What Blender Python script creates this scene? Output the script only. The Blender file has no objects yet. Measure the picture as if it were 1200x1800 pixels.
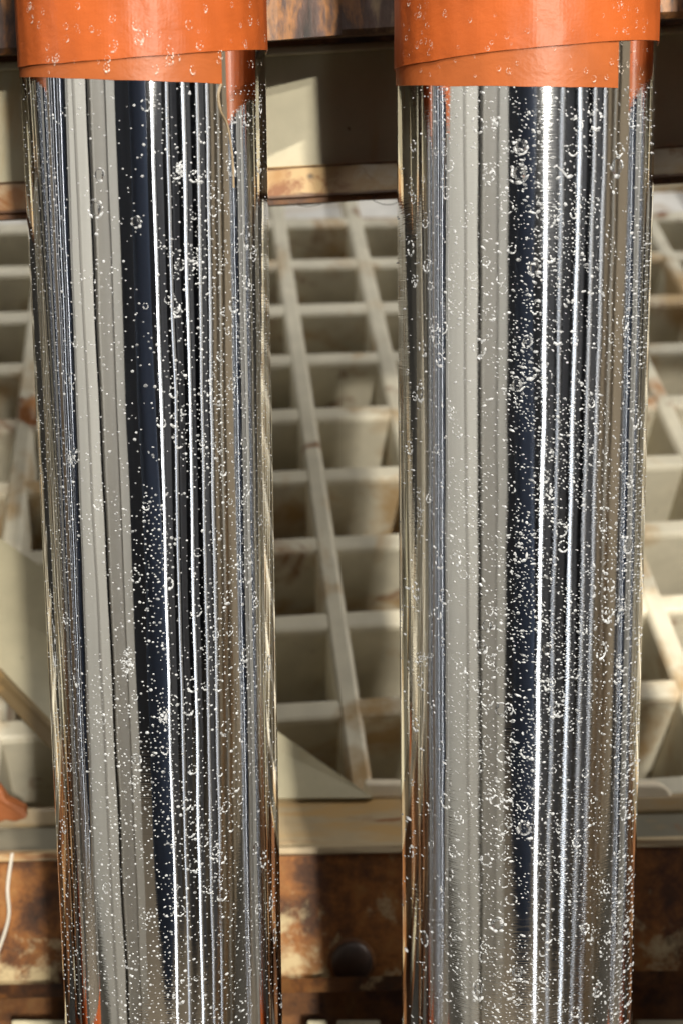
import bpy, bmesh, math, random
import numpy as np
from mathutils import Vector, Matrix
random.seed(7); RNG = np.random.default_rng(11)
scene = bpy.context.scene
C = scene.collection
F = 2200.0                      # focal length in photo pixels (1200 x 1800)
def P(px, py, Y): return Vector(((px-600)/F*Y, Y, (900-py)/F*Y))

# ---------------------------------------------------------------- camera, world, exposure
cam = bpy.data.cameras.new('camera'); camo = bpy.data.objects.new('camera', cam); C.objects.link(camo)
camo.location = (0, 0, 0); camo.rotation_euler = (math.radians(90), 0, 0)
cam.sensor_fit = 'VERTICAL'; cam.sensor_height = 36; cam.lens = 36*F/1800
cam.clip_start = .01; cam.clip_end = 60
cam.dof.use_dof = True; cam.dof.focus_distance = .385; cam.dof.aperture_fstop = 44/3.2
scene.camera = camo
scene.view_settings.view_transform = 'Standard'; scene.view_settings.look = 'None'
scene.view_settings.exposure = 0; scene.view_settings.gamma = 1
w = bpy.data.worlds.new('World'); scene.world = w; w.use_nodes = True
w.node_tree.nodes['Background'].inputs[0].default_value = (.44, .46, .49, 1)
w.node_tree.nodes['Background'].inputs[1].default_value = .09
def disk_lamp(loc, size, watts, col, aim=(0, .5, 0)):
    l = bpy.data.lights.new('disk_lamp', 'AREA'); l.shape = 'DISK'; l.size = size; l.energy = watts; l.color = col
    o = bpy.data.objects.new('disk_lamp', l); C.objects.link(o); o.location = loc
    o.rotation_euler = (Vector(aim)-Vector(loc)).to_track_quat('-Z', 'Y').to_euler()
disk_lamp((.476, -1.55, .42), .06, 18, (1, .94, .82))          # lamps above the work, in one row
disk_lamp((.455, -1.47, 1.42), .06, 58, (1, .92, .78))
disk_lamp((.43, -1.5, .26), .05, 30, (1, .94, .82))
disk_lamp((1.7, .52, 1.25), .25, 21, (1, .97, .91), (0, .8, 0))   # added out of view at the right to brighten the grating bars
disk_lamp((-.3, -1.3, 2.4), .9, 43, (1, .985, .96), (-.9, -.6, -.3))   # broad fill light, added unseen to lift the left walls
scene.cycles.caustics_reflective = False; scene.cycles.caustics_refractive = False
scene.cycles.max_bounces = 8; scene.cycles.glossy_bounces = 6; scene.cycles.sample_clamp_indirect = 6

# ---------------------------------------------------------------- materials
def mat(name):
    m = bpy.data.materials.new(name); m.use_nodes = True
    return m, m.node_tree.nodes, m.node_tree.links, m.node_tree.nodes['Principled BSDF']
def noise(N, L, scale, vec, detail=4, rough=.55, dist=0.):
    n = N.new('ShaderNodeTexNoise'); n.inputs['Scale'].default_value = scale; n.inputs['Detail'].default_value = detail
    n.inputs['Roughness'].default_value = rough; n.inputs['Distortion'].default_value = dist
    L.new(vec, n.inputs['Vector']); return n.outputs['Fac']
def ramp(N, L, fac, stops):
    r = N.new('ShaderNodeValToRGB'); L.new(fac, r.inputs[0]); e = r.color_ramp.elements
    while len(e) < len(stops): e.new(.5)
    for k, (p, c) in enumerate(stops):
        e[k].position = p; e[k].color = c if len(c) == 4 else (*c, 1)
    return r.outputs['Color']
def mix(N, L, fac, a, b, mode='MIX'):
    m = N.new('ShaderNodeMix'); m.data_type = 'RGBA'; m.blend_type = mode
    for s, v in ((m.inputs[0], fac), (m.inputs[6], a), (m.inputs[7], b)):
        if isinstance(v, (int, float)): s.default_value = v
        elif isinstance(v, tuple): s.default_value = v if len(v) == 4 else (*v, 1)
        else: L.new(v, s)
    return m.outputs[2]
def gray(v): return (v, v, v)
def coords(N, L, scale=(1, 1, 1), offset=(0, 0, 0)):
    g = N.new('ShaderNodeNewGeometry'); mp = N.new('ShaderNodeMapping')
    mp.inputs['Scale'].default_value = scale; mp.inputs['Location'].default_value = offset
    L.new(g.outputs['Position'], mp.inputs['Vector']); return mp.outputs['Vector']
def bump(N, L, h, b, strength, dist=.001):
    n = N.new('ShaderNodeBump'); n.inputs['Strength'].default_value = strength; n.inputs['Distance'].default_value = dist
    L.new(h, n.inputs['Height']); L.new(n.outputs[0], b.inputs['Normal'])

def m_chrome(name, rough, scratch):
    m, N, L, b = mat(name)
    b.inputs['Metallic'].default_value = 1; b.inputs['Base Color'].default_value = (.80, .81, .83, 1)
    tc = N.new('ShaderNodeTexCoord'); mp = N.new('ShaderNodeMapping'); mp.inputs['Scale'].default_value = (25, 25, 2600)
    L.new(tc.outputs['Object'], mp.inputs['Vector'])
    n1 = noise(N, L, 1, mp.outputs[0], 2)
    bump(N, L, n1, b, scratch, .0004); bn = b.inputs['Normal'].links[0].from_node
    mp3 = N.new('ShaderNodeMapping'); mp3.inputs['Scale'].default_value = (26, 26, 11); L.new(tc.outputs['Object'], mp3.inputs['Vector'])
    bw = N.new('ShaderNodeBump'); bw.inputs['Strength'].default_value = .3; bw.inputs['Distance'].default_value = .0013
    L.new(noise(N, L, 1, mp3.outputs[0], 2), bw.inputs['Height']); L.new(bw.outputs[0], bn.inputs['Normal'])
    mp2 = N.new('ShaderNodeMapping'); mp2.inputs['Scale'].default_value = (60, 60, 12); L.new(tc.outputs['Object'], mp2.inputs['Vector'])
    n2 = noise(N, L, 1, mp2.outputs[0], 3)
    r = N.new('ShaderNodeMapRange'); L.new(n2, r.inputs[0]); r.inputs[1].default_value = .3; r.inputs[2].default_value = .75
    r.inputs[3].default_value = rough*.55; r.inputs[4].default_value = rough*2.1
    L.new(r.outputs[0], b.inputs['Roughness'])
    return m
CHROME_A = m_chrome('polished_chrome', .030, .03)
CHROME_B = m_chrome('ground_chrome', .046, .07)

def m_tape(name, col):
    m, N, L, b = mat(name); v = coords(N, L)
    n = noise(N, L, 55, v, 3); c = ramp(N, L, n, [(.3, tuple(x*.86 for x in col)), (.7, tuple(min(1, x*1.12) for x in col))])
    L.new(c, b.inputs['Base Color']); b.inputs['Roughness'].default_value = .42
    b.inputs['Specular IOR Level'].default_value = .28
    n2 = noise(N, L, 700, v, 2); bump(N, L, n2, b, .12, .0003)
    bw = N.new('ShaderNodeBump'); bw.inputs['Strength'].default_value = .35; bw.inputs['Distance'].default_value = .0012
    L.new(noise(N, L, 1, coords(N, L, (75, 75, 130)), 4, .6, .3), bw.inputs['Height']); L.new(bw.outputs[0], b.inputs['Normal'].links[0].from_node.inputs['Normal']); return m
TAPE_OLD = m_tape('old_tape', (.21, .068, .022)); TAPE = m_tape('orange_tape', (.385, .085, .018)); TAPE_U = m_tape('orange_tape_under', (.35, .092, .024))

def m_cream(name, base, rust=.0, rscale=22, streak=(1, 1, 1), off=(0, 0, 0), rough=.5, at=(), line=None):
    m, N, L, b = mat(name); v = coords(N, L, streak, off); v0 = coords(N, L)
    n = noise(N, L, 45, v0, 5); c = ramp(N, L, n, [(.3, tuple(x*.84 for x in base)), (.7, tuple(x*1.06 for x in base))])
    n1 = noise(N, L, rscale, v, 6, .6, .4)
    yel = ramp(N, L, n1, [(.62-rust*.6, gray(0)), (.74-rust*.6, gray(.75))])
    c = mix(N, L, yel, c, (.42, .25, .085))
    n2 = noise(N, L, rscale*1.3, v, 7, .62, .6)
    rst = ramp(N, L, n2, [(.70-rust*.6, gray(0)), (.80-rust*.6, gray(1))])
    c = mix(N, L, rst, c, (.21, .075, .018))
    spots = ramp(N, L, noise(N, L, 120, v0, 2), [(.74, gray(0)), (.79, gray(.8))])
    c = mix(N, L, spots, c, (.10, .06, .03))
    for (p, rad, col) in at:                     # rust that has bled out round a spot
        vm = N.new('ShaderNodeVectorMath'); vm.operation = 'DISTANCE'; L.new(v0, vm.inputs[0]); vm.inputs[1].default_value = p
        ad = N.new('ShaderNodeMath'); ad.operation = 'MULTIPLY_ADD'; L.new(noise(N, L, 90, v0, 4), ad.inputs[0]); ad.inputs[1].default_value = rad*1.6; L.new(vm.outputs['Value'], ad.inputs[2])
        r = N.new('ShaderNodeMapRange'); L.new(ad.outputs[0], r.inputs[0]); r.inputs[1].default_value = rad*.9; r.inputs[2].default_value = rad*1.8; r.inputs[3].default_value = .9; r.inputs[4].default_value = 0
        c = mix(N, L, r.outputs[0], c, col)
    if line:                                     # rust creeping along an edge of the sloping beam
        sp = N.new('ShaderNodeSeparateXYZ'); L.new(v0, sp.inputs[0])
        for zl, wd in line:
            m1 = N.new('ShaderNodeMath'); m1.operation = 'MULTIPLY_ADD'; L.new(sp.outputs[0], m1.inputs[0]); m1.inputs[1].default_value = -.055; L.new(sp.outputs[2], m1.inputs[2])
            m2 = N.new('ShaderNodeMath'); m2.operation = 'SUBTRACT'; L.new(m1.outputs[0], m2.inputs[0]); m2.inputs[1].default_value = zl
            m3 = N.new('ShaderNodeMath'); m3.operation = 'ABSOLUTE'; L.new(m2.outputs[0], m3.inputs[0])
            nn = noise(N, L, 1, coords(N, L, (45, 45, 260)), 5, .65)
            m4 = N.new('ShaderNodeMath'); m4.operation = 'MULTIPLY_ADD'; L.new(nn, m4.inputs[0]); m4.inputs[1].default_value = -wd*3.2; L.new(m3.outputs[0], m4.inputs[2])
            r = N.new('ShaderNodeMapRange'); L.new(m4.outputs[0], r.inputs[0]); r.inputs[1].default_value = -wd*1.25; r.inputs[2].default_value = -wd*.6; r.inputs[3].default_value = .95; r.inputs[4].default_value = 0
            c = mix(N, L, r.outputs[0], c, (.085, .034, .012))
    L.new(c, b.inputs['Base Color']); b.inputs['Roughness'].default_value = rough
    bump(N, L, noise(N, L, 260, v0, 4), b, .15, .0006); return m
S = .065
gr = Vector((.99277867, .11130366, .04474376)); gc = Vector((-.11148315, .7183185, .68672414)); gn = Vector((.04429464, -.68675326, .72553976))
GO = S*Vector((-.378535, 13.5821, 1.081862))
def G(i, j, h=0): return GO+gr*(i*S)+gc*(j*S)+gn*h
OR, YE = (.40, .155, .03), (.36, .22, .08)
GRATE = m_cream('cream_resin', (.68, .63, .50), .16, 16, at=[(G(4, .25), .013, OR), (G(3.8, 0), .010, OR), (G(-2.9, .35), .011, OR), (G(0, -4.1), .012, YE), (G(0, -4.7), .026, YE), (G(.2, -4), .014, YE), (G(4, 1.6), .016, YE), (G(3, -4), .014, YE)])
WEB = m_cream('cream_paint_web', (.46, .42, .295), .13, 26, (1, 1, .22), (3, 0, 0))
LIP = m_cream('cream_paint_lip', (.53, .46, .32), .26, 34, (.7, 1, 1), (.55, 0, .3), at=[(P(490, 308, .493), .006, (.33, .17, .05)), (P(545, 310, .493), .0022, (.03, .02, .02)), (P(20, 345, .493), .010, (.33, .13, .03))], line=[(.1372, .0011), (.1247, .0014)])
PLATE = m_cream('cream_paint_plate', (.48, .435, .30), .08, 18, (1, 1, 1), (1.3, .4, 0))
FOOT = m_cream('stained_paint_foot', (.40, .31, .19), .20, 42, (.25, 1, 1.5), (.3, 0, 0))
LIT_CELL = m_cream('lit_cell_white', (.78, .76, .72), .0, 10)

def m_rust(name, seed, cream=.0, zc=None, dark=1.):
    m, N, L, b = mat(name); v = coords(N, L, (1, 1, 1), (seed, 0, 0)); v0 = coords(N, L, (1, 1, 1), (seed*2, 1, 0))
    n = noise(N, L, 36, v, 9, .72, .12)
    c = ramp(N, L, n, [(.30, (.022*dark, .009*dark, .004*dark)), (.44, (.13*dark, .045*dark, .011*dark)), (.55, (.36*dark, .135*dark, .028*dark)), (.70, (.46*dark, .23*dark, .07*dark))])
    n3 = noise(N, L, 240, v, 7, .7); c = mix(N, L, .55, c, ramp(N, L, n3, [(.3, gray(.45)), (.7, gray(1.25))]), 'MULTIPLY')
    if cream:
        n2 = noise(N, L, 44, v0, 9, .74, .2)
        if zc:                                   # paint survives mostly near the height zc
            s = N.new('ShaderNodeSeparateXYZ'); L.new(coords(N, L), s.inputs[0])
            r = N.new('ShaderNodeMapRange'); L.new(s.outputs[2], r.inputs[0])
            r.inputs[1].default_value = zc[0]; r.inputs[2].default_value = zc[1]; r.inputs[3].default_value = zc[2]; r.inputs[4].default_value = 0
            a = N.new('ShaderNodeMath'); a.operation = 'ADD'; L.new(n2, a.inputs[0]); L.new(r.outputs[0], a.inputs[1]); n2 = a.outputs[0]
        k = ramp(N, L, n2, [(.65-cream*.5, gray(0)), (.76-cream*.5, gray(.9))])
        c = mix(N, L, k, c, (.50, .40, .23))
    L.new(c, b.inputs['Base Color']); b.inputs['Roughness'].default_value = .6
    bump(N, L, n, b, .5, .0015); return m
RUST = m_rust('rusty_face', .3, .12, (-.218, -.18, .13), .72); EDGE = m_cream('stained_edge', (.17, .115, .05), .2, 30); RUST_SHADE = m_rust('rust_and_shade', 5.2, 0, None, .45)  # darkest rust also colours the shade strips in the slot and gap
RUST_E = m_rust('rust_edge', 2.2, .10, None, .42)
def m_band():
    m, N, L, b = mat('weathered_band'); v = coords(N, L, (1, 1, .25), (.37, 0, 0)); v0 = coords(N, L)
    n = noise(N, L, 40, v, 8, .7, .15)
    c = ramp(N, L, n, [(.34, (.012, .007, .005)), (.44, (.085, .045, .035)), (.50, (.30, .13, .04)), (.55, (.06, .03, .02)), (.62, (.16, .10, .07)), (.70, (.45, .33, .19))])
    c = mix(N, L, .6, c, ramp(N, L, noise(N, L, 220, v0, 4), [(.3, gray(.4)), (.7, gray(1.2))]), 'MULTIPLY')
    L.new(c, b.inputs['Base Color']); b.inputs['Roughness'].default_value = .5
    bump(N, L, n, b, .5, .0015); return m
BAND = m_band()
def m_plain(name, col, rough=.6, var=.12, scale=8, metal=0):
    m, N, L, b = mat(name); v = coords(N, L)
    c = ramp(N, L, noise(N, L, scale, v, 5), [(.3, tuple(x*(1-var) for x in col)), (.7, tuple(x*(1+var) for x in col))])
    L.new(c, b.inputs['Base Color']); b.inputs['Roughness'].default_value = rough; b.inputs['Metallic'].default_value = metal; return m
ROOF = m_plain('dark_roof', (.050, .053, .062), .8, .3, 2)
CREAMWALL = m_plain('cream_wall', (.71, .70, .645), .7, .10, 2.5)
GREIGE = m_plain('grey_beige_wall', (.49, .475, .435), .7, .10, 2.5)
BEIGE = m_plain('beige_wall', (.42, .345, .25), .7, .12, 1.5)
NAVY = m_plain('navy_cloth', (.085, .12, .20), .9, .25, 6)
FLOOR = m_plain('dark_floor', (.05, .045, .036), .8, .3, 5)
IRON = m_plain('dark_iron', (.026, .013, .008), .5, .4, 160, .2)
HOUSING = m_plain('lamp_housing', (.55, .55, .55), .5, .05, 3)
WIRE = m_plain('white_wire', (.56, .52, .45), .5, .1, 60)
HAIR = m_plain('hair', (.10, .08, .06), .6, .2, 60)
STAIN = m_plain('brown_stain', (.24, .18, .11), .5, .3, 300)
def m_drop(name, see, col):                      # small beads of hard water: part milky, part clear
    m, N, L, b = mat(name); b.inputs['Base Color'].default_value = (*col, 1); b.inputs['Roughness'].default_value = .2
    b.inputs['Specular IOR Level'].default_value = .5
    t = N.new('ShaderNodeBsdfTransparent'); x = N.new('ShaderNodeMixShader'); out = N['Material Output']
    n = noise(N, L, 900, coords(N, L), 2); r = N.new('ShaderNodeMapRange'); L.new(n, r.inputs[0])
    r.inputs[1].default_value = .35; r.inputs[2].default_value = .65; r.inputs[3].default_value = max(0, see-.3); r.inputs[4].default_value = min(1, see+.3)
    L.new(r.outputs[0], x.inputs[0]); L.new(b.outputs[0], x.inputs[1]); L.new(t.outputs[0], x.inputs[2]); L.new(x.outputs[0], out.inputs[0]); return m
SPECK = m_drop('water_speck', .53, (.64, .66, .69)); RIM = m_drop('drop_rim', .66, (.80, .70, .62))
def m_clear():                                   # a thin lens of water: clear from the front, glinting at its rim
    m, N, L, b = mat('clear_water'); N.remove(b); out = N['Material Output']
    t = N.new('ShaderNodeBsdfTransparent'); g = N.new('ShaderNodeBsdfGlossy'); g.inputs['Roughness'].default_value = .22
    f = N.new('ShaderNodeFresnel'); f.inputs['IOR'].default_value = 1.22; x = N.new('ShaderNodeMixShader')
    L.new(f.outputs[0], x.inputs[0]); L.new(t.outputs[0], x.inputs[1]); L.new(g.outputs[0], x.inputs[2]); L.new(x.outputs[0], out.inputs[0]); return m
CLEAR = m_clear()
def m_emit(name, col, s):
    m, N, L, b = mat(name); b.inputs['Base Color'].default_value = (.8, .8, .8, 1)
    b.inputs['Emission Color'].default_value = (*col, 1); b.inputs['Emission Strength'].default_value = s; return m

# ---------------------------------------------------------------- mesh helpers
def mesh_obj(name, verts, faces, m, parent=None, smooth=False, origin=None):
    if origin is not None: verts = [Vector(v)-Vector(origin) for v in verts]
    me = bpy.data.meshes.new(name); me.from_pydata([tuple(v) for v in verts], [], faces); me.update()
    if m: me.materials.append(m)
    if smooth: me.polygons.foreach_set('use_smooth', [True]*len(me.polygons))
    o = bpy.data.objects.new(name, me); C.objects.link(o)
    if origin is not None and parent is None: o.location = origin
    if parent: o.parent = parent
    return o
def tag(o, label=None, cat=None, group=None, kind=None):
    if label: o['label'] = label
    if cat: o['category'] = cat
    if group: o['group'] = group
    if kind: o['kind'] = kind
    return o
def empty(name, loc, **k):
    o = bpy.data.objects.new(name, None); C.objects.link(o); o.location = loc; o.empty_display_size = .02
    return tag(o, **k)
def prism(name, section, a, b, m, parent=None, bevel=0, jit=0, cuts=0):
    """extrude a closed list of points 'section' (at end a) by the vector b-a; coordinates relative to parent's location"""
    base = Vector(parent.location) if parent else Vector((0, 0, 0))
    n = len(section); d = Vector(b)-Vector(a); vs = []
    for k in range(cuts+2):
        t = k/(cuts+1)
        for s in section:
            q = Vector(s)+d*t-base
            if jit: q += Vector([random.uniform(-jit, jit) for _ in range(3)])
            vs.append(q)
    fs = [tuple(reversed(range(n))), tuple(range((cuts+1)*n, (cuts+2)*n))]
    for k in range(cuts+1):
        for i in range(n): fs.append((k*n+i, k*n+(i+1) % n, (k+1)*n+(i+1) % n, (k+1)*n+i))
    o = mesh_obj(name, vs, fs, m, parent)
    fix(o, bevel); return o
def fix(o, bevel=0, seg=2):
    bm = bmesh.new(); bm.from_mesh(o.data); bmesh.ops.recalc_face_normals(bm, faces=bm.faces)
    if bevel: bmesh.ops.bevel(bm, geom=bm.edges[:], offset=bevel, segments=seg, affect='EDGES', profile=.5, clamp_overlap=True)
    bm.to_mesh(o.data); bm.free()
def quad_prism(name, pts, thick, m, parent=None, bevel=0):
    """flat polygon given by points, thickened away from its normal facing the camera"""
    pts = [Vector(p) for p in pts]; nrm = (pts[1]-pts[0]).cross(pts[2]-pts[0]).normalized()
    if nrm.y > 0: nrm = -nrm
    return prism(name, pts, (0, 0, 0), -nrm*thick, m, parent, bevel)
def tube(name, pts, r, m, parent=None, seg=8):
    base = Vector(parent.location) if parent else Vector((0, 0, 0)); pts = [Vector(p)-base for p in pts]
    vs = []; fs = []
    for k, p in enumerate(pts):
        t = (pts[min(k+1, len(pts)-1)]-pts[max(k-1, 0)]).normalized(); u = t.orthogonal().normalized(); v = t.cross(u)
        rr = r[k] if isinstance(r, (list, tuple)) else r
        for i in range(seg):
            a = 2*math.pi*i/seg; vs.append(p+(u*math.cos(a)+v*math.sin(a))*rr)
    for k in range(len(pts)-1):
        for i in range(seg): fs.append((k*seg+i, k*seg+(i+1) % seg, (k+1)*seg+(i+1) % seg, (k+1)*seg+i))
    o = mesh_obj(name, vs, fs, m, parent, True); fix(o); return o
def smooth_path(pts, n=6):
    out = []
    for k in range(len(pts)-1):
        p0, p1, p2, p3 = (Vector(pts[max(0, min(len(pts)-1, k+q))]) for q in (-1, 0, 1, 2))
        for i in range(n):
            t = i/n; out.append(.5*((2*p1)+(p2-p0)*t+(2*p0-5*p1+4*p2-p3)*t*t+(-p0+3*p1-3*p2+p3)*t**3))
    return out+[Vector(pts[-1])]

# ---------------------------------------------------------------- the workshop that the rods mirror
def sheet(name, pts, m, thick=.05):
    o = prism(name, pts, (0, 0, 0), thick, m); return tag(o, kind='structure')
def col_xy(az, d): return math.sin(math.radians(az))*d, .4-math.cos(math.radians(az))*d
sheet('roof', [(-7, -3.2, -2.7), (7, -3.2, -2.7), (7, -3.2, 6), (-7, -3.2, 6)], ROOF, Vector((0, -.1, 0)))
def wall(name, az0, d0, az1, d1, m, z0=-2.15, z1=5, skew=0):
    (x0, y0), (x1, y1) = col_xy(az0, d0), col_xy(az1, d1); (xa, ya), (xb, yb) = col_xy(az0+skew, d0), col_xy(az1+skew, d1)
    out = Vector(((x0+x1)/2, (y0+y1)/2-.4, 0)).normalized()*.06
    return sheet(name, [(xa, ya, z0), (xb, yb, z0), (x1, y1, z1), (x0, y0, z1)], m, out)
wall('wall', -84, 2.5, -47, 2.4, CREAMWALL)
wall('wall', -47, 2.43, -26, 2.6, GREIGE, skew=3)
wall('wall', -26, 2.45, -18, 2.5, CREAMWALL, skew=-3)
wall('wall', 66, 2.75, 92, 2.6, BEIGE)
wall('band_strip', -63, 2.3, -60.5, 2.3, GREIGE, skew=5)  # narrow strips added to vary the bands the rods mirror
wall('band_strip', -39, 2.3, -38, 2.3, CREAMWALL, skew=-4)
wall('band_strip', 74, 2.4, 76, 2.4, GREIGE)
PANEL = m_plain('band_panel_grey', (.17, .18, .205), .7, .35, 3)
for az0, az1 in ((15.5, 21), (29, 35), (43.5, 47), (56, 60.5)): wall('band_panel', az0, 2.75, az1, 2.75, PANEL)  # grey panels added to lift the blacks mirrored between the lamps
sheet('end_wall', [(-7, -3.15, -2.2), (7, -3.15, -2.2), (7, 1.5, -2.2), (-7, 1.5, -2.2)], BEIGE, Vector((0, 0, -.1)))
def jacket():                                    # dark blue coat of whoever stands at the camera
    vs = []; nseg = 20; rows = [(-.88, .05), (-.865, .10), (-.82, .15), (-.72, .18), (-.55, .175), (-.4, .155), (-.25, .135), (-.1, .122), (.1, .118), (.5, .12), (.9, .12), (1.3, .12)]
    for z, hw in rows:
        for i in range(nseg):
            a = 2*math.pi*i/nseg
            vs.append((-.045+max(0, -z-.1)*.07+.012*math.sin(z*11)+math.cos(a)*hw*(1+.05*math.sin(5*a+z*9)), -.55+math.sin(a)*.09*(1+.1*math.sin(3*a-z*7)), z))
    fs = [tuple(range(nseg)), tuple(reversed(range((len(rows)-1)*nseg, len(rows)*nseg)))]
    for k in range(len(rows)-1):
        for i in range(nseg): fs.append((k*nseg+i, k*nseg+(i+1) % nseg, (k+1)*nseg+(i+1) % nseg, (k+1)*nseg+i))
    o = mesh_obj('work_coat', vs, fs, NAVY, None, True); fix(o)
    tag(o, 'dark navy work coat behind the viewpoint, mirrored as a dark band in the chrome', 'coat')
jacket()
PLANK = m_plain('plank_wood', (.34, .20, .09), .7, .3, 9)  # boards put in unseen to give the rods slanted tan streaks
for (z0_, a0_, z1_, a1_, lab) in ((-2.1, 50, -.45, 80, 'brown plank added out of view for the lower of two mirrored tan streaks'), (-2.1, 58, -.75, 84, 'narrow brown plank added out of view for the upper mirrored tan streak')):
    (xa, ya), (xb, yb) = col_xy(a0_, 2.15), col_xy(a1_, 2.45); A_, B_ = Vector((xa, ya, z0_)), Vector((xb, yb, z1_))
    pk = prism('plank', [A_+Vector((0, 0, -.07)), A_+Vector((0, 0, .07)), A_+Vector((.03, .0, .07)), A_+Vector((.03, 0, -.07))], A_, B_, PLANK)
    tag(pk, lab, 'plank')
lamps = [(12, 2.35, .022, 11, (.95, .98, 1)), (25, 2.3, .014, 2.2, (.84, .91, 1)), (40, 2.3, .026, 4.5, (.88, .94, 1)), (53, 2.3, .011, 2.2, (.84, .91, 1)), (63, 2.3, .011, 2.2, (.84, .91, 1))]
words = ['first', 'second', 'third', 'fourth', 'fifth']
for k, (az, d, wd, st, colr) in enumerate(lamps):
    x, y = col_xy(az, d); e = empty('tube_lamp', (x, y, .7))
    tag(e, 'long strip lamp mirrored in the rods, %s bright line from the dark band' % words[k], 'lamp', 'strip lamps mirrored in the rods')
    t = Vector((math.cos(math.radians(az)), math.sin(math.radians(az)), 0)); o_ = Vector((math.sin(math.radians(az)), -math.cos(math.radians(az)), 0))
    c = Vector((x, y, -2.12))
    z = Vector((0, 0, 4.9)); half = [c+t*(wd*.5*math.cos(q))-o_*(wd*.5*math.sin(q)+.012) for q in [math.pi*i/8 for i in range(9)]]
    prism('diffuser', half, c, c+z, m_emit('tube_glow', colr, st), e)
    prism('housing', [c-t*(wd*.5+.012), c+t*(wd*.5+.012), c+t*(wd*.5+.075)-o_*.018, c+t*(wd*.5+.08)-o_*.014, c+t*.03+o_*.06, c-t*.03+o_*.06], c, c+z, HOUSING, e)

# ---------------------------------------------------------------- cream grating
grate = empty('grating', G(0, 0)); tag(grate, 'cream moulded square mesh grating behind and below the two rods', 'grating')
def bar(a, b, side, drop, wd):
    dp = .085; sec = []
    for (u, h) in ((-.5, -.0035), (-.42, -.001), (-.3, 0), (.3, 0), (.42, -.001), (.5, -.0035), (.42, -dp), (-.42, -dp)):
        sec.append(a+side*(u*wd)+gn*(h-drop))
    o = prism('bar', sec, a, b, GRATE, grate); return o
for i in range(-6, 9):
    bar(G(i, -5.3), G(i, 7.5), gr, 0, S*.215*random.uniform(.95, 1.05))
for j in range(-5, 8):
    bar(G(-7, j), G(9, j), gc, .0008, S*.225*random.uniform(.95, 1.05))
sheet('floor', [G(-40, -30, -.45), G(40, -30, -.45), G(40, 30, -.45), G(-40, 30, -.45)], FLOOR, -gn*.05)
wp = prism('lit_cell_sheet', [G(-6.6, 4.12, -.012), G(8.6, 4.12, -.012), G(8.6, 6.8, -.012), G(-6.6, 6.8, -.012)], (0, 0, 0), -gn*.006, LIT_CELL)  # pale sheet added where lit cell walls show; light is in its colour
tag(wp, 'white sheet standing in for brightly lit grating cells just under the cream beam', 'sheet')

# ---------------------------------------------------------------- upper beam
def along(px, py, Y, x): q = P(px, py, Y); return Vector((x, q.y, q.z+(x-q.x)*.055))
def run(name, prof, m, parent=None, x0=-.42, x1=.42, bevel=0, cuts=0, jit=0):
    """profile of (photo y at x=600, Y) swept along the beam direction"""
    sec = [along(600, py, Y, x0) for py, Y in prof]
    return prism(name, sec, along(600, 300, .5, x0), along(600, 300, .5, x1), m, parent, bevel, jit, cuts)
beam = empty('cream_beam', P(600, 220, .5)); tag(beam, 'cream painted steel beam with rusty lower lip, above the grating', 'beam')
run('web', [(92, .500), (292, .500), (292, .512), (92, .512)], WEB, beam)
run('upper_flange', [(76, .492), (92, .492), (93, .530), (77, .530)], WEB, beam, bevel=.0012)
run('lower_lip', [(287, .4965), (292, .4935), (342, .4915), (348, .494), (348, .530), (287, .530)], LIP, beam)
run('rusty_underside', [(345, .4925), (355, .493), (356, .532), (345, .532)], RUST_E, beam, cuts=30, jit=.0004)
band = run('weathered_bar', [(-1600, .462), (52, .462), (64, .465), (66, .50), (-1600, .50)], BAND)  # unseen height added to stop light passing over the beam
cp = along(600, 63, .462, 0)
cz = lambda px, Y: Vector(((px-600)/F*.462, Y, cp.z+(px-600)/F*.462*.055))
cz = lambda px, py, Y: P(px, py+(600-px)*.055, Y)
cpl = prism('corner_plate', [cz(300, 66, .4615), cz(300, 64, .452), cz(488, 64, .452), cz(600, 61, .4615)], (0, 0, 0), Vector((0, 0, .25)), BAND, None); cpl.parent = band
tag(band, 'dark rust streaked steel bar along the top, above the cream beam', 'bar')
back = run('slot_shade', [(40, .533), (110, .533), (110, .54), (40, .54)], RUST_SHADE)  # dark strip put into the slot, where there is only shade
tag(back, 'dark strip standing for the shade in the slot between weathered bar and cream beam', 'strip')
for k, pts in enumerate([[(505, 355), (525, 361), (545, 363), (565, 359)], [(655, 352), (672, 359), (690, 359), (705, 352)]]):
    h = tube('hair', smooth_path([P(a, b, .491) for a, b in pts]), .00013, HAIR, None, 5)
    tag(h, ['thin dark hair hanging under the beam near the left rod', 'thin dark hair hanging under the beam near the right rod'][k], 'hair', 'hairs under the beam')

# ---------------------------------------------------------------- gusset plate and lower rail
gus = empty('gusset_plate', P(300, 1300, .68)); tag(gus, 'cream diagonal plate sloping down behind the left rod to the rail', 'plate')
quad_prism('plate', [P(-200, 806, .72), P(655, 1402, .628), P(205, 1405, .628), P(-200, 975, .70)], .008, PLATE, gus)
quad_prism('lower_edge', [P(-200, 972, .692), P(215, 1405, .622), P(190, 1425, .622), P(-200, 1012, .692)], .014, EDGE, gus, .001)
quad_prism('foot', [P(180, 1402, .634), P(712, 1401, .634), P(712, 1482, .593), P(180, 1486, .593)], .008, FOOT, gus, .001)
def alr(py, Y, x): q = P(600, py, Y); return Vector((x, q.y, q.z+x*.022))
def rrun(name, prof, m, parent, x0=-.42, x1=.42, bevel=0, cuts=0, jit=0):
    return prism(name, [alr(py, Y, x0) for py, Y in prof], alr(0, .5, x0), alr(0, .5, x1), m, parent, bevel, jit, cuts)
rail = empty('rusty_rail', P(600, 1600, .585)); tag(rail, 'heavily rusted steel rail with peeling cream paint below the grating', 'rail')
rrun('front_face', [(1502, .585), (1722, .583), (1722, .60), (1502, .60)], RUST, rail)
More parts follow.
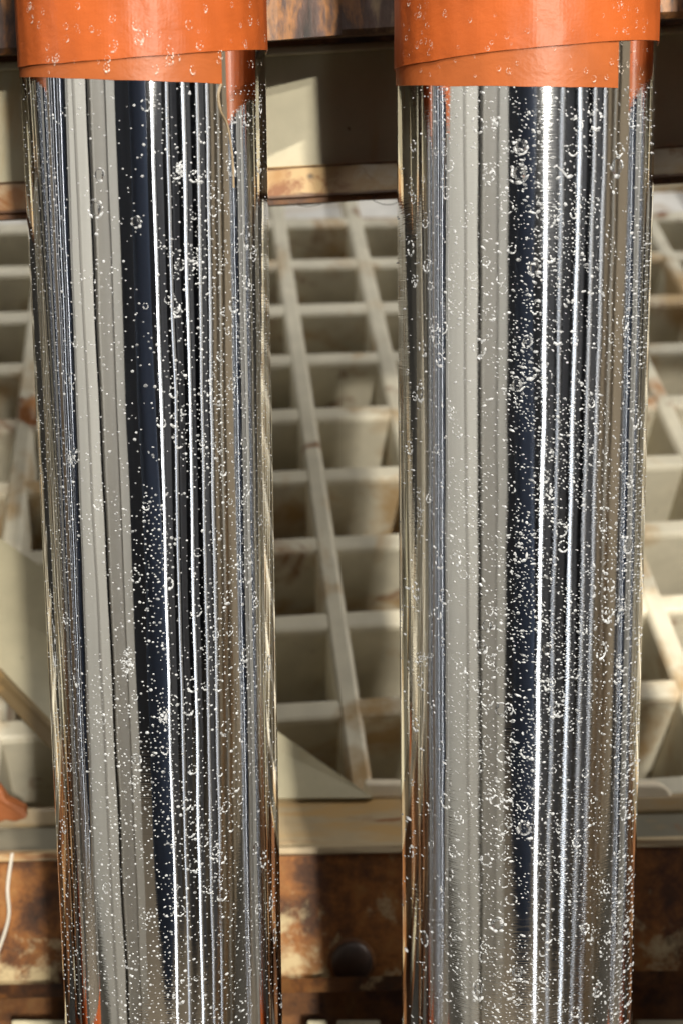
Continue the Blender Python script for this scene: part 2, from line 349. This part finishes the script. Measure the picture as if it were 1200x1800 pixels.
rrun('upper_lip', [(1483, .589), (1488, .583), (1500, .5825), (1503, .587), (1503, .60), (1483, .60)], FOOT, rail, cuts=24, jit=.0003)
rrun('inner_flange', [(1408, .632), (1443, .630), (1443, .65), (1408, .65)], FOOT, rail, bevel=.002)
RECESS_SHADE = m_cream('recess_shade_olive', (.17, .155, .115), .06, 30)
rrun('recess', [(1444, .628), (1500, .600), (1520, .600), (1460, .640)], RECESS_SHADE, rail)  # solid filler, the shade of the hollow is in its dark colour
rrun('lower_flange', [(1718, .570), (1742, .572), (1742, .60), (1718, .60)], RUST_E, rail, cuts=24, jit=.0004)
rrun('shadow_web', [(1740, .598), (1900, .598), (1900, .61), (1740, .61)], RUST_SHADE, rail)  # dark panel for the black gap; its shade is in the colour
for x0, x1 in ((-120, -20), (20, 180), (540, 575), (592, 668), (1120, 1210)):
    o = quad_prism('paint_ledge', [P(x0, 1793, .58), P(x1, 1793, .58), P(x1, 1850, .575), P(x0, 1850, .575)], .01, PLATE, rail, .001)
bolt = empty('bolt', P(618, 1690, .582)); tag(bolt, 'dark round bolt head on the rusty rail between the rods', 'bolt')
def dome(name, r, h, m, parent, rings=6, seg=24, loc=(0, 0, 0)):
    vs = []; fs = []
    for k in range(rings):
        a = math.pi/2*k/rings
        for i in range(seg):
            b = 2*math.pi*i/seg; vs.append((loc[0]+math.cos(a)*r*math.cos(b), loc[1]-h*math.sin(a), loc[2]+math.cos(a)*r*math.sin(b)))
    vs.append((loc[0], loc[1]-h, loc[2])); t = len(vs)-1
    for k in range(rings-1):
        for i in range(seg): fs.append((k*seg+i, k*seg+(i+1) % seg, (k+1)*seg+(i+1) % seg, (k+1)*seg+i))
    for i in range(seg): fs.append(((rings-1)*seg+i, (rings-1)*seg+(i+1) % seg, t))
    o = mesh_obj(name, vs, fs, m, parent, True); fix(o); return o
dome('washer', .0112, .0012, RUST_SHADE, bolt, 3)
dome('head', .0096, .0034, IRON, bolt, 7, 28, (0, -.0008, 0))
LIT_BAR = m_cream('lit_bar_cream', (.80, .70, .54), 0, 10)
strip = prism('lit_bar_strip', [P(x, y, .632) for x, y in ((640, 1376), (1158, 1379), (1172, 1384), (1182, 1398), (1186, 1408), (640, 1404))], (0, 0, 0), Vector((0, .01, 0)), LIT_BAR)  # added in place of a lit grating bar, light in its colour
fix(strip, .0015); tag(strip, 'short cream strip with a rounded end, standing in for a lit grating bar behind the right rod', 'strip')
tp = prism('orange_tape_end', [P(x, y, .622) for x, y in ((-60, 1372), (-12, 1380), (2, 1392), (10, 1408), (27, 1414), (43, 1424), (46, 1437), (28, 1444), (12, 1440), (-8, 1449), (-60, 1450))], (0, 0, 0), Vector((0, .006, .002)), TAPE_OLD, None, .0012, .0006, 2)
tag(tp, 'crumpled end of orange tape poking in at the left edge above the rail', 'tape')
wr = tube('white_wire', smooth_path([P(22, 1500, .579), P(14, 1560, .576), P(16, 1610, .576), P(2, 1660, .576), P(-15, 1700, .576)]), .0008, WIRE)
tag(wr, 'thin white wire curling over the rusty rail at the left edge', 'wire')

# ---------------------------------------------------------------- chrome rods
R = .04
class Rod:
    def __init__(s, p_top, p_bot, r=R):
        s.r = r
        p_top, p_bot = Vector(p_top), Vector(p_bot)
        s.a = (p_top-p_bot).normalized(); s.base = p_bot-s.a*.25
        v = Vector((0, 0, 0))-s.base; v -= s.a*v.dot(s.a); s.n = v.normalized(); s.e = (-s.n).cross(s.a)
        s.M = Matrix(((s.e.x, -s.n.x, s.a.x, s.base.x), (s.e.y, -s.n.y, s.a.y, s.base.y), (s.e.z, -s.n.z, s.a.z, s.base.z), (0, 0, 0, 1)))
    def hit(s, px, py):
        d = Vector(((px-600)/F, 1, (900-py)/F)); o = -s.base
        dp = Vector((d.dot(s.e), d.dot(s.n), d.dot(s.a))); op = Vector((o.dot(s.e), o.dot(s.n), o.dot(s.a)))
        A = dp.x**2+dp.y**2; B = op.x*dp.x+op.y*dp.y; Cc = op.x**2+op.y**2-s.r**2; D = B*B-A*Cc
        if D < 0:                               # past the silhouette: take the tangent angle
            t = -B/A; q = op+dp*t; return math.atan2(q.x, q.y), q.z
        t = (-B-math.sqrt(D))/A; q = op+dp*t; return math.atan2(q.x, q.y), q.z
    def edges(s, py):
        lo = None
        for x in range(-100, 1500):
            d = Vector(((x-600)/F, 1, (900-py)/F)); o = -s.base
            dx, dy, ox, oy = d.dot(s.e), d.dot(s.n), o.dot(s.e), o.dot(s.n)
            ok = (ox*dx+oy*dy)**2 >= (dx*dx+dy*dy)*(ox*ox+oy*oy-s.r**2)
            if ok and lo is None: lo = x
            if ok: hi = x
        return lo, hi
RL = .0365
left = Rod(P(255, 140, .3778), P(308.5, 1800, .4275), RL); right = Rod(P(921, 150, .3914), P(905, 1800, .4418))
UP = left.a*.012
out_l = Rod(P(255, 140, .3778)+UP*2+Vector((-.0785, -.022, 0)), P(308.5, 1800, .4275)+UP*2+Vector((-.108, -.022, 0)), RL)
sh = Vector((.118, .016, 0)); sh += UP; out_r = Rod(P(921, 150, .3914)+sh, P(905, 1800, .4418)+sh)
ZLEN = (-.10, .86)
def cyl_mesh(name, m, r):
    seg = 224; zs = [ZLEN[0]+(ZLEN[1]-ZLEN[0])*k/8 for k in range(9)]; vs = []; fs = []
    for z in zs:
        for i in range(seg):
            t = 2*math.pi*i/seg; vs.append((r*math.sin(t), -r*math.cos(t), z))
    for k in range(8):
        for i in range(seg): fs.append((k*seg+i, k*seg+(i+1) % seg, (k+1)*seg+(i+1) % seg, (k+1)*seg+i))
    fs += [tuple(reversed(range(seg))), tuple(range(8*seg, 9*seg))]
    o = mesh_obj(name, vs, fs, m, None, False); fix(o)
    for p in o.data.polygons: p.use_smooth = len(p.vertices) == 4
    return o
def shell(name, th0, th1, lo, hi, m, parent, r0, r1, nz=6, wob=0., n=120):
    """tape: band of the cylinder between angles th0..th1 and heights lo(t)..hi(t), from radius r0 to r1"""
    vs = []; fs = []
    for layer in (0, 1):
        for i in range(n+1):
            t = th0+(th1-th0)*i/n; a, b = lo(t), hi(t)
            for k in range(nz+1):
                z = a+(b-a)*k/nz; r = (r0, r1)[layer]
                if layer and wob: r += wob*(math.sin(t*9+z*190)*math.sin(t*23-z*90)*.5+.5)
                vs.append((r*math.sin(t), -r*math.cos(t), z))
    st = (n+1)*(nz+1); q = nz+1
    for i in range(n):
        for k in range(nz):
            a = i*q+k; fs += [(a, a+1, a+q+1, a+q), (st+a, st+a+q, st+a+q+1, st+a+1)]
        fs += [(i*q, (i+1)*q, st+(i+1)*q, st+i*q), (i*q+nz, st+i*q+nz, st+(i+1)*q+nz, (i+1)*q+nz)]
    for k in range(nz): fs += [(k, st+k, st+k+1, k+1), (n*q+k, n*q+k+1, st+n*q+k+1, st+n*q+k)]
    o = mesh_obj(name, vs, fs, m, parent); fix(o)
    lay = [abs(math.hypot(*p.center[:2])) > r0+.00003 and len(p.vertices) == 4 for p in o.data.polygons]
    return o
def edge_fn(rod, pts):
    q = sorted(rod.hit(*p) for p in pts); ts = [a for a, b in q]; ss = [b for a, b in q]
    return lambda t: float(np.interp(t, ts, ss))
PI = math.pi
def tape_set(o, rod, upper, under, under_end):
    f = edge_fn(rod, upper); g = edge_fn(rod, under)
    te, _ = rod.hit(*under_end); tb, _ = rod.hit(under_end[0]-8, under_end[1]+50)
    shell('tape_underlayer', -2.3, te, g, lambda t: .86*0+.60, TAPE_U, o, rod.r+.00003, rod.r+.00020)
    shell('tape_wrap', -PI+.01, PI-.01, f, lambda t: .62, TAPE, o, rod.r+.00022, rod.r+.00048, 10, .00022, 240)
def low_tape(o, rod):
    shell('lower_tape', -PI+.01, PI-.01, lambda t: .03, lambda t: .209, TAPE, o, rod.r+.00003, rod.r+.00028, 4)

def blob_fan(vs, fs, c, ex, ey, en, a, b, h, seg=6):
    """low dome, half-axes a, b along ex, ey, height h along en"""
    k0 = len(vs)
    for i in range(seg):
        t = 2*PI*i/seg; vs.append(c+ex*(a*math.cos(t))+ey*(b*math.sin(t)))
    for i in range(seg):
        t = 2*PI*i/seg; vs.append(c+ex*(a*.62*math.cos(t))+ey*(b*.62*math.sin(t))+en*(h*.75))
    vs.append(c+en*h)
    for i in range(seg):
        j = (i+1) % seg
        fs.append((k0+i, k0+j, k0+seg+j, k0+seg+i)); fs.append((k0+seg+i, k0+seg+j, k0+2*seg))
def surf(th, z, r):
    n = Vector((math.sin(th), -math.cos(th), 0)); t = Vector((math.cos(th), math.sin(th), 0))
    return n*r+Vector((0, 0, z)), t, Vector((0, 0, 1)), n
def ring_mesh(k, kind, m=None):
    """one splash mark in the tangent plane: a broken ring of beads round a clear drop"""
    rnd = random.Random(k*31+kind); vs = []; fs = []; rr = rnd.uniform(.75, 1.05)
    X, Y, Z = Vector((1, 0, 0)), Vector((0, 0, 1)), Vector((0, -1, 0)); n = rnd.randint(5, 9); gap = rnd.uniform(0, 2*PI)
    for i in range(n):
        t = 2*PI*i/n+rnd.uniform(-.25, .25)
        if rnd.random() < .17: continue
        c = X*(rr*math.cos(t))+Y*(rr*1.15*math.sin(t)); tx = X*(-math.sin(t))+Y*math.cos(t); ty = X*math.cos(t)+Y*math.sin(t)
        heavy = 1.5 if math.sin(t) < -.4 else 1
        blob_fan(vs, fs, c, tx, ty, Z, rnd.uniform(.20, .44)*heavy, rnd.uniform(.13, .24)*heavy, .16, 5)
    if rnd.random() < .4: blob_fan(vs, fs, X*rnd.uniform(-.3, .3)+Y*rnd.uniform(-.3, .3), X, Y, Z, .2, .2, .16, 5)
    me = bpy.data.meshes.new('water_drop'); me.from_pydata([tuple(v) for v in vs], [], fs); me.update(); me.materials.append(m or SPECK)
    me.polygons.foreach_set('use_smooth', [True]*len(me.polygons)); return me
RINGS = [ring_mesh(k, 0) for k in range(14)]; TRINGS = [ring_mesh(k+40, 0, RIM) for k in range(10)]
def clear_mesh():
    vs = []; fs = []; n = 12
    for a in (0, .5, 1.0):
        for i in range(n):
            t = 2*PI*i/n; vs.append((math.cos(a)*math.cos(t), -.34*math.sin(a), math.cos(a)*1.12*math.sin(t)))
    vs.append((0, -.34, 0))
    for k in range(2):
        for i in range(n): fs.append((k*n+i, k*n+(i+1) % n, (k+1)*n+(i+1) % n, (k+1)*n+i))
    for i in range(n): fs.append((2*n+i, 2*n+(i+1) % n, 3*n))
    fs.append(tuple(reversed(range(n))))
    me = bpy.data.meshes.new('clear_drop'); me.from_pydata(vs, [], fs); me.update(); me.materials.append(CLEAR)
    me.polygons.foreach_set('use_smooth', [True]*len(me.polygons)); return me
CLEARM = clear_mesh()
def place_drop(o, th, z, size, me, r, rot=0., name='water_drop', aspect=1.):
    d = bpy.data.objects.new(name, me); C.objects.link(d); d.parent = o
    d.matrix_basis = Matrix.Translation((r*math.sin(th), -r*math.cos(th), z)) @ Matrix.Rotation(th, 4, 'Z') @ Matrix.Rotation(rot, 4, 'Y') @ Matrix.Diagonal((size, size, size*aspect, 1))
    return d
def dens_left(u, y):
    lo = y > 880
    if u < -.72: return (9, 4, 6, 7)[(y > 450)+(y > 850)+(y > 1200)]
    if u < -.15: return (.8, 1.6, 2.2, 4.6)[(y > 450)+(y > 850)+(y > 1180)]
    if u < .10: return (.7, 1.0, 6, 6)[(y > 500)+(y > 850)+(y > 1200)]
    if u < .36: return (2.2, 3.2, 1.6, 4.5)[(y > 430)+(y > 800)+(y > 1250)]
    if u < .66: return (3, 6, 5.5, 4)[(y > 430)+(y > 900)+(y > 1250)]
    if u < .84: return (3.5, 6, 7.5, 2.5)[(y > 430)+(y > 800)+(y > 1350)]
    return (10, 15, 14, 5)[(y > 400)+(y > 1000)+(y > 1430)]
def dens_right(u, y):
    if u < -.76: return 2.0
    if u < -.55: return (6, 4)[y > 700]
    if u < -.12: return (3.2, 4, 6.5, 8)[(y > 450)+(y > 780)+(y > 1150)]
    if u < .14: return (6.5, 10, 11, 9)[(y > 400)+(y > 700)+(y > 1300)]
    if u < .58: return (5, 8, 9, 8)[(y > 350)+(y > 700)+(y > 1250)]
    if u < .78: return (2.6, 5, 8.5, 8)[(y > 400)+(y > 650)+(y > 1200)]
    return (10, 13, 16, 18)[(y > 400)+(y > 800)+(y > 1200)]
def specks(o, rod, dens, sz, slant, seed, top):
    rnd = random.Random(seed); vs = []; fs = []; count = 0
    e0, e1 = rod.edges(top), rod.edges(1800); cell = 8.5 if rod is left else 7.0
    y = top
    while y < 1812:
        t = (y-top)/(1800-top); xl, xr = e0[0]+(e1[0]-e0[0])*t, e0[1]+(e1[1]-e0[1])*t; x = xl+1
        while x < xr:
            u = (x-(xl+xr)/2)/((xr-xl)/2)
            clump = .25+1.5*max(0, .5+.5*math.sin(x*.031+seed)*math.sin(y*.017+1.3*seed+x*.01)+.35*math.sin(x*.09-y*.06))
            if rnd.random() < dens(u, y)*cell*cell/1000*clump*(2.1 if rod is left else 1.5):
                qx, qy = x+rnd.uniform(-.42, .42)*cell+(4 if int(y/cell) % 2 else 0), y+rnd.uniform(-.42, .42)*cell
                if xl+.5 < qx < xr-.5:
                    th, z = rod.hit(qx, qy); c, tx, tz, n = surf(th, z, rod.r)
                    s = sz(rnd, u)*.000195; a = slant(rnd, u)
                    asp = rnd.uniform(1.0, 1.3) if rod is left else rnd.uniform(1.0, 1.9)
                    # seen foreshortened near the edges, beads stay round there by being wider on the rod
                    ex = tx*math.cos(a)+tz*math.sin(a); ey = tz*math.cos(a)-tx*math.sin(a)
                    wide = min(3.2, 1/max(.3, math.sqrt(max(0, 1-u*u))))**.8
                    if abs(u) > .8: ex, ey = tx, tz
                    blob_fan(vs, fs, c-n*.00002, ex*(wide if abs(u) > .8 else 1), ey, n, s*asp, s/asp**.5, s*(.55 if abs(u) < .7 else .55+(abs(u)-.7)*2)); count += 1
            x += cell
        y += cell
    d = mesh_obj('water_droplets', vs, fs, SPECK, o, True); tag(d, kind='stuff')
    print('specks', count); return d
def rings(o, rod, n, rad, seed, top, dist):
    rnd = random.Random(seed); e0, e1 = rod.edges(top), rod.edges(1800)
    for k in range(n):
        y = rnd.uniform(top+20, 1790); t = (y-top)/(1800-top); xl, xr = e0[0]+(e1[0]-e0[0])*t, e0[1]+(e1[1]-e0[1])*t
        u = dist(rnd, y); x = (xl+xr)/2+u*(xr-xl)/2; th, z = rod.hit(x, y); s = rad(rnd)*.000195
        place_drop(o, th, z, s, RINGS[rnd.randrange(len(RINGS))], rod.r, rnd.uniform(-.6, .6), 'water_drop', rnd.uniform(.9, 1.3))
def marks(o, rod, lst):
    for (x, y, r, asp) in lst:
        th, z = rod.hit(x, y); place_drop(o, th, z, r*.000195, RINGS[(x*7+y) % len(RINGS)], rod.r, 0, 'water_drop', asp)
        place_drop(o, th, z, r*.8*.000195, CLEARM, rod.r-.00001, 0, 'clear_drop', asp)
def smear(o, rod, x, y, w_, h_, n, seed):
    rnd = random.Random(seed); vs = []; fs = []
    for k in range(n):
        a, q = rnd.gauss(0, .42), rnd.gauss(0, .42); th, z = rod.hit(x+a*w_/2, y+q*h_/2); c, tx, tz, nn = surf(th, z, rod.r); s = rnd.uniform(.7, 1.9)*.000195
        blob_fan(vs, fs, c, tx, tz, nn, s*rnd.uniform(.8, 1.6), s, s*.3, 5)
    mesh_obj('dried_splash', vs, fs, SPECK, o, True)
def tape_drops(o, rod, x0, x1, y0, y1, n, seed, rr):
    rnd = random.Random(seed)
    for k in range(n):
        x, y = rnd.uniform(x0, x1), rnd.uniform(y0, y1)
        if x0+60 < x < x1-70 and rnd.random() < .6: continue
        th, z = rod.hit(x, y); s = rnd.uniform(*rr)*.000195
        place_drop(o, th, z, s, TRINGS[rnd.randrange(len(TRINGS))], rod.r+.00058, rnd.uniform(-.6, .6), 'water_drop', rnd.uniform(.9, 1.4))

rod_l = cyl_mesh('chrome_rod', CHROME_A, RL); rod_l.matrix_basis = left.M
tag(rod_l, 'left polished chrome rod with orange tape at its top and fine water droplets', 'rod', 'chrome rods')
tape_set(rod_l, left, [(30, 119), (45, 117), (110, 112), (200, 105), (300, 97), (390, 90), (440, 88), (475, 88)],
         [(30, 135), (45, 136), (120, 138), (200, 141), (300, 144), (390, 148), (480, 150)], (389, 100))
low_tape(rod_l, left)
rod_r = cyl_mesh('chrome_rod', CHROME_B, R); rod_r.matrix_basis = right.M
tag(rod_r, 'right chrome rod thickly speckled with water droplets, orange tape at its top', 'rod', 'chrome rods')
tape_set(rod_r, right, [(685, 122), (700, 120), (760, 108), (830, 96), (920, 86), (1000, 79), (1085, 72), (1120, 71), (1160, 73)],
         [(685, 150), (700, 151), (800, 152), (920, 152.5), (1000, 153.5), (1085, 155), (1160, 156)], (1086, 80))
low_tape(rod_r, right)
for rd, lab, src in ((out_l, 'chrome rod standing left of the picture edge, seen only mirrored', rod_l), (out_r, 'chrome rod standing right of the picture edge, seen only mirrored', rod_r)):
    c = src.copy(); C.objects.link(c); c.matrix_basis = rd.M; c['label'] = lab
    for ch in list(src.children):
        d = ch.copy(); C.objects.link(d); d.parent = c

def sz_l(r, u): return r.uniform(.75, 1.25) if abs(u) > .8 else (r.uniform(.95, 1.75) if r.random() < .9 else r.uniform(1.8, 3.0))
def sz_r(r, u): return r.uniform(.8, 1.7) if r.random() < .88 else r.uniform(1.7, 3.2)
specks(rod_l, left, dens_left, sz_l, lambda r, u: r.uniform(-.3, .3) if u < .8 else r.uniform(-1.1, -.5), 3, 150)
specks(rod_r, right, dens_right, sz_r, lambda r, u: r.gauss(-.35, .35) if u < .6 else r.gauss(-.7, .3), 5, 156)
rings(rod_l, left, 125, lambda r: r.uniform(4, 8.5), 21, 160, lambda r, y: r.choice([r.uniform(-.95, .95), r.gauss(.45, .22), r.gauss(.7, .1) if y < 1300 else r.uniform(-.6, .9)]) if True else 0)
rings(rod_r, right, 210, lambda r: r.uniform(4.5, 10), 22, 165, lambda r, y: r.uniform(-.93, .95))
marks(rod_l, left, [(412, 536, 9, 1), (408, 675, 7, 1), (440, 975, 8, 1.6), (472, 1165, 7, 1.7), (432, 1150, 7, 1.4), (486, 1345, 6, 1.8), (450, 1490, 7, 1.3), (477, 1585, 7, 1.7), (483, 1645, 6, 1.8), (495, 1760, 6, 1.7), (433, 415, 8, 1.8), (458, 185, 6, 1.6), (240, 1335, 8, 1), (168, 367, 11, 1), (175, 307, 9, 1), (240, 390, 9, 1), (316, 465, 7, 1), (313, 548, 7, 1), (388, 625, 7, 1), (430, 780, 8, 1), (457, 915, 6, 1.3), (95, 1130, 6, 5), (135, 1190, 6, 2)])
marks(rod_r, right, [(1083, 293, 14, 1), (938, 470, 9, 1.2), (925, 600, 8, 1), (908, 675, 10, .9), (738, 690, 9, 1.3), (1116, 735, 9, 1.4), (1103, 958, 14, 1), (855, 1100, 10, 1), (845, 1137, 10, 1), (880, 1247, 12, 1), (960, 1140, 9, 1), (912, 305, 12, 1), (915, 258, 11, 1), (920, 1455, 12, 1), (873, 1625, 13, .8), (908, 1710, 11, 1), (1050, 1740, 10, 1), (840, 1740, 9, 1.6), (745, 1650, 10, 1.2), (790, 1653, 9, 1)])
smear(rod_l, left, 222, 1165, 34, 62, 90, 1); smear(rod_l, left, 288, 1262, 28, 50, 60, 2); smear(rod_l, left, 125, 808, 26, 34, 60, 3); smear(rod_l, left, 316, 300, 22, 50, 70, 4)
smear(rod_l, left, 345, 460, 14, 40, 20, 8)
smear(rod_r, right, 742, 1156, 34, 30, 70, 5); smear(rod_r, right, 735, 900, 14, 110, 60, 6); smear(rod_r, right, 1095, 1060, 40, 70, 90, 7); smear(rod_r, right, 868, 215, 20, 40, 30, 9)
tape_drops(rod_l, left, 48, 462, 4, 130, 120, 31, (1.6, 5.5)); tape_drops(rod_r, right, 705, 1140, 4, 140, 170, 32, (1.2, 4))
# brown drip below the end of the left tape, following the rod's surface
pts = []
for x, y in ((389, 148), (384, 168), (388, 195), (398, 215), (404, 240), (409, 280), (411, 330)):
    th, z = left.hit(x, y); pts.append(surf(th, z, RL+.0001)[0])
d = tube('stain_drip', smooth_path(pts), [.00045]*12+[.00035]*12+[.0003]*13, STAIN, None, 8); d.parent = rod_l
d['label'] = 'brown wavy stain running down from the tape end'
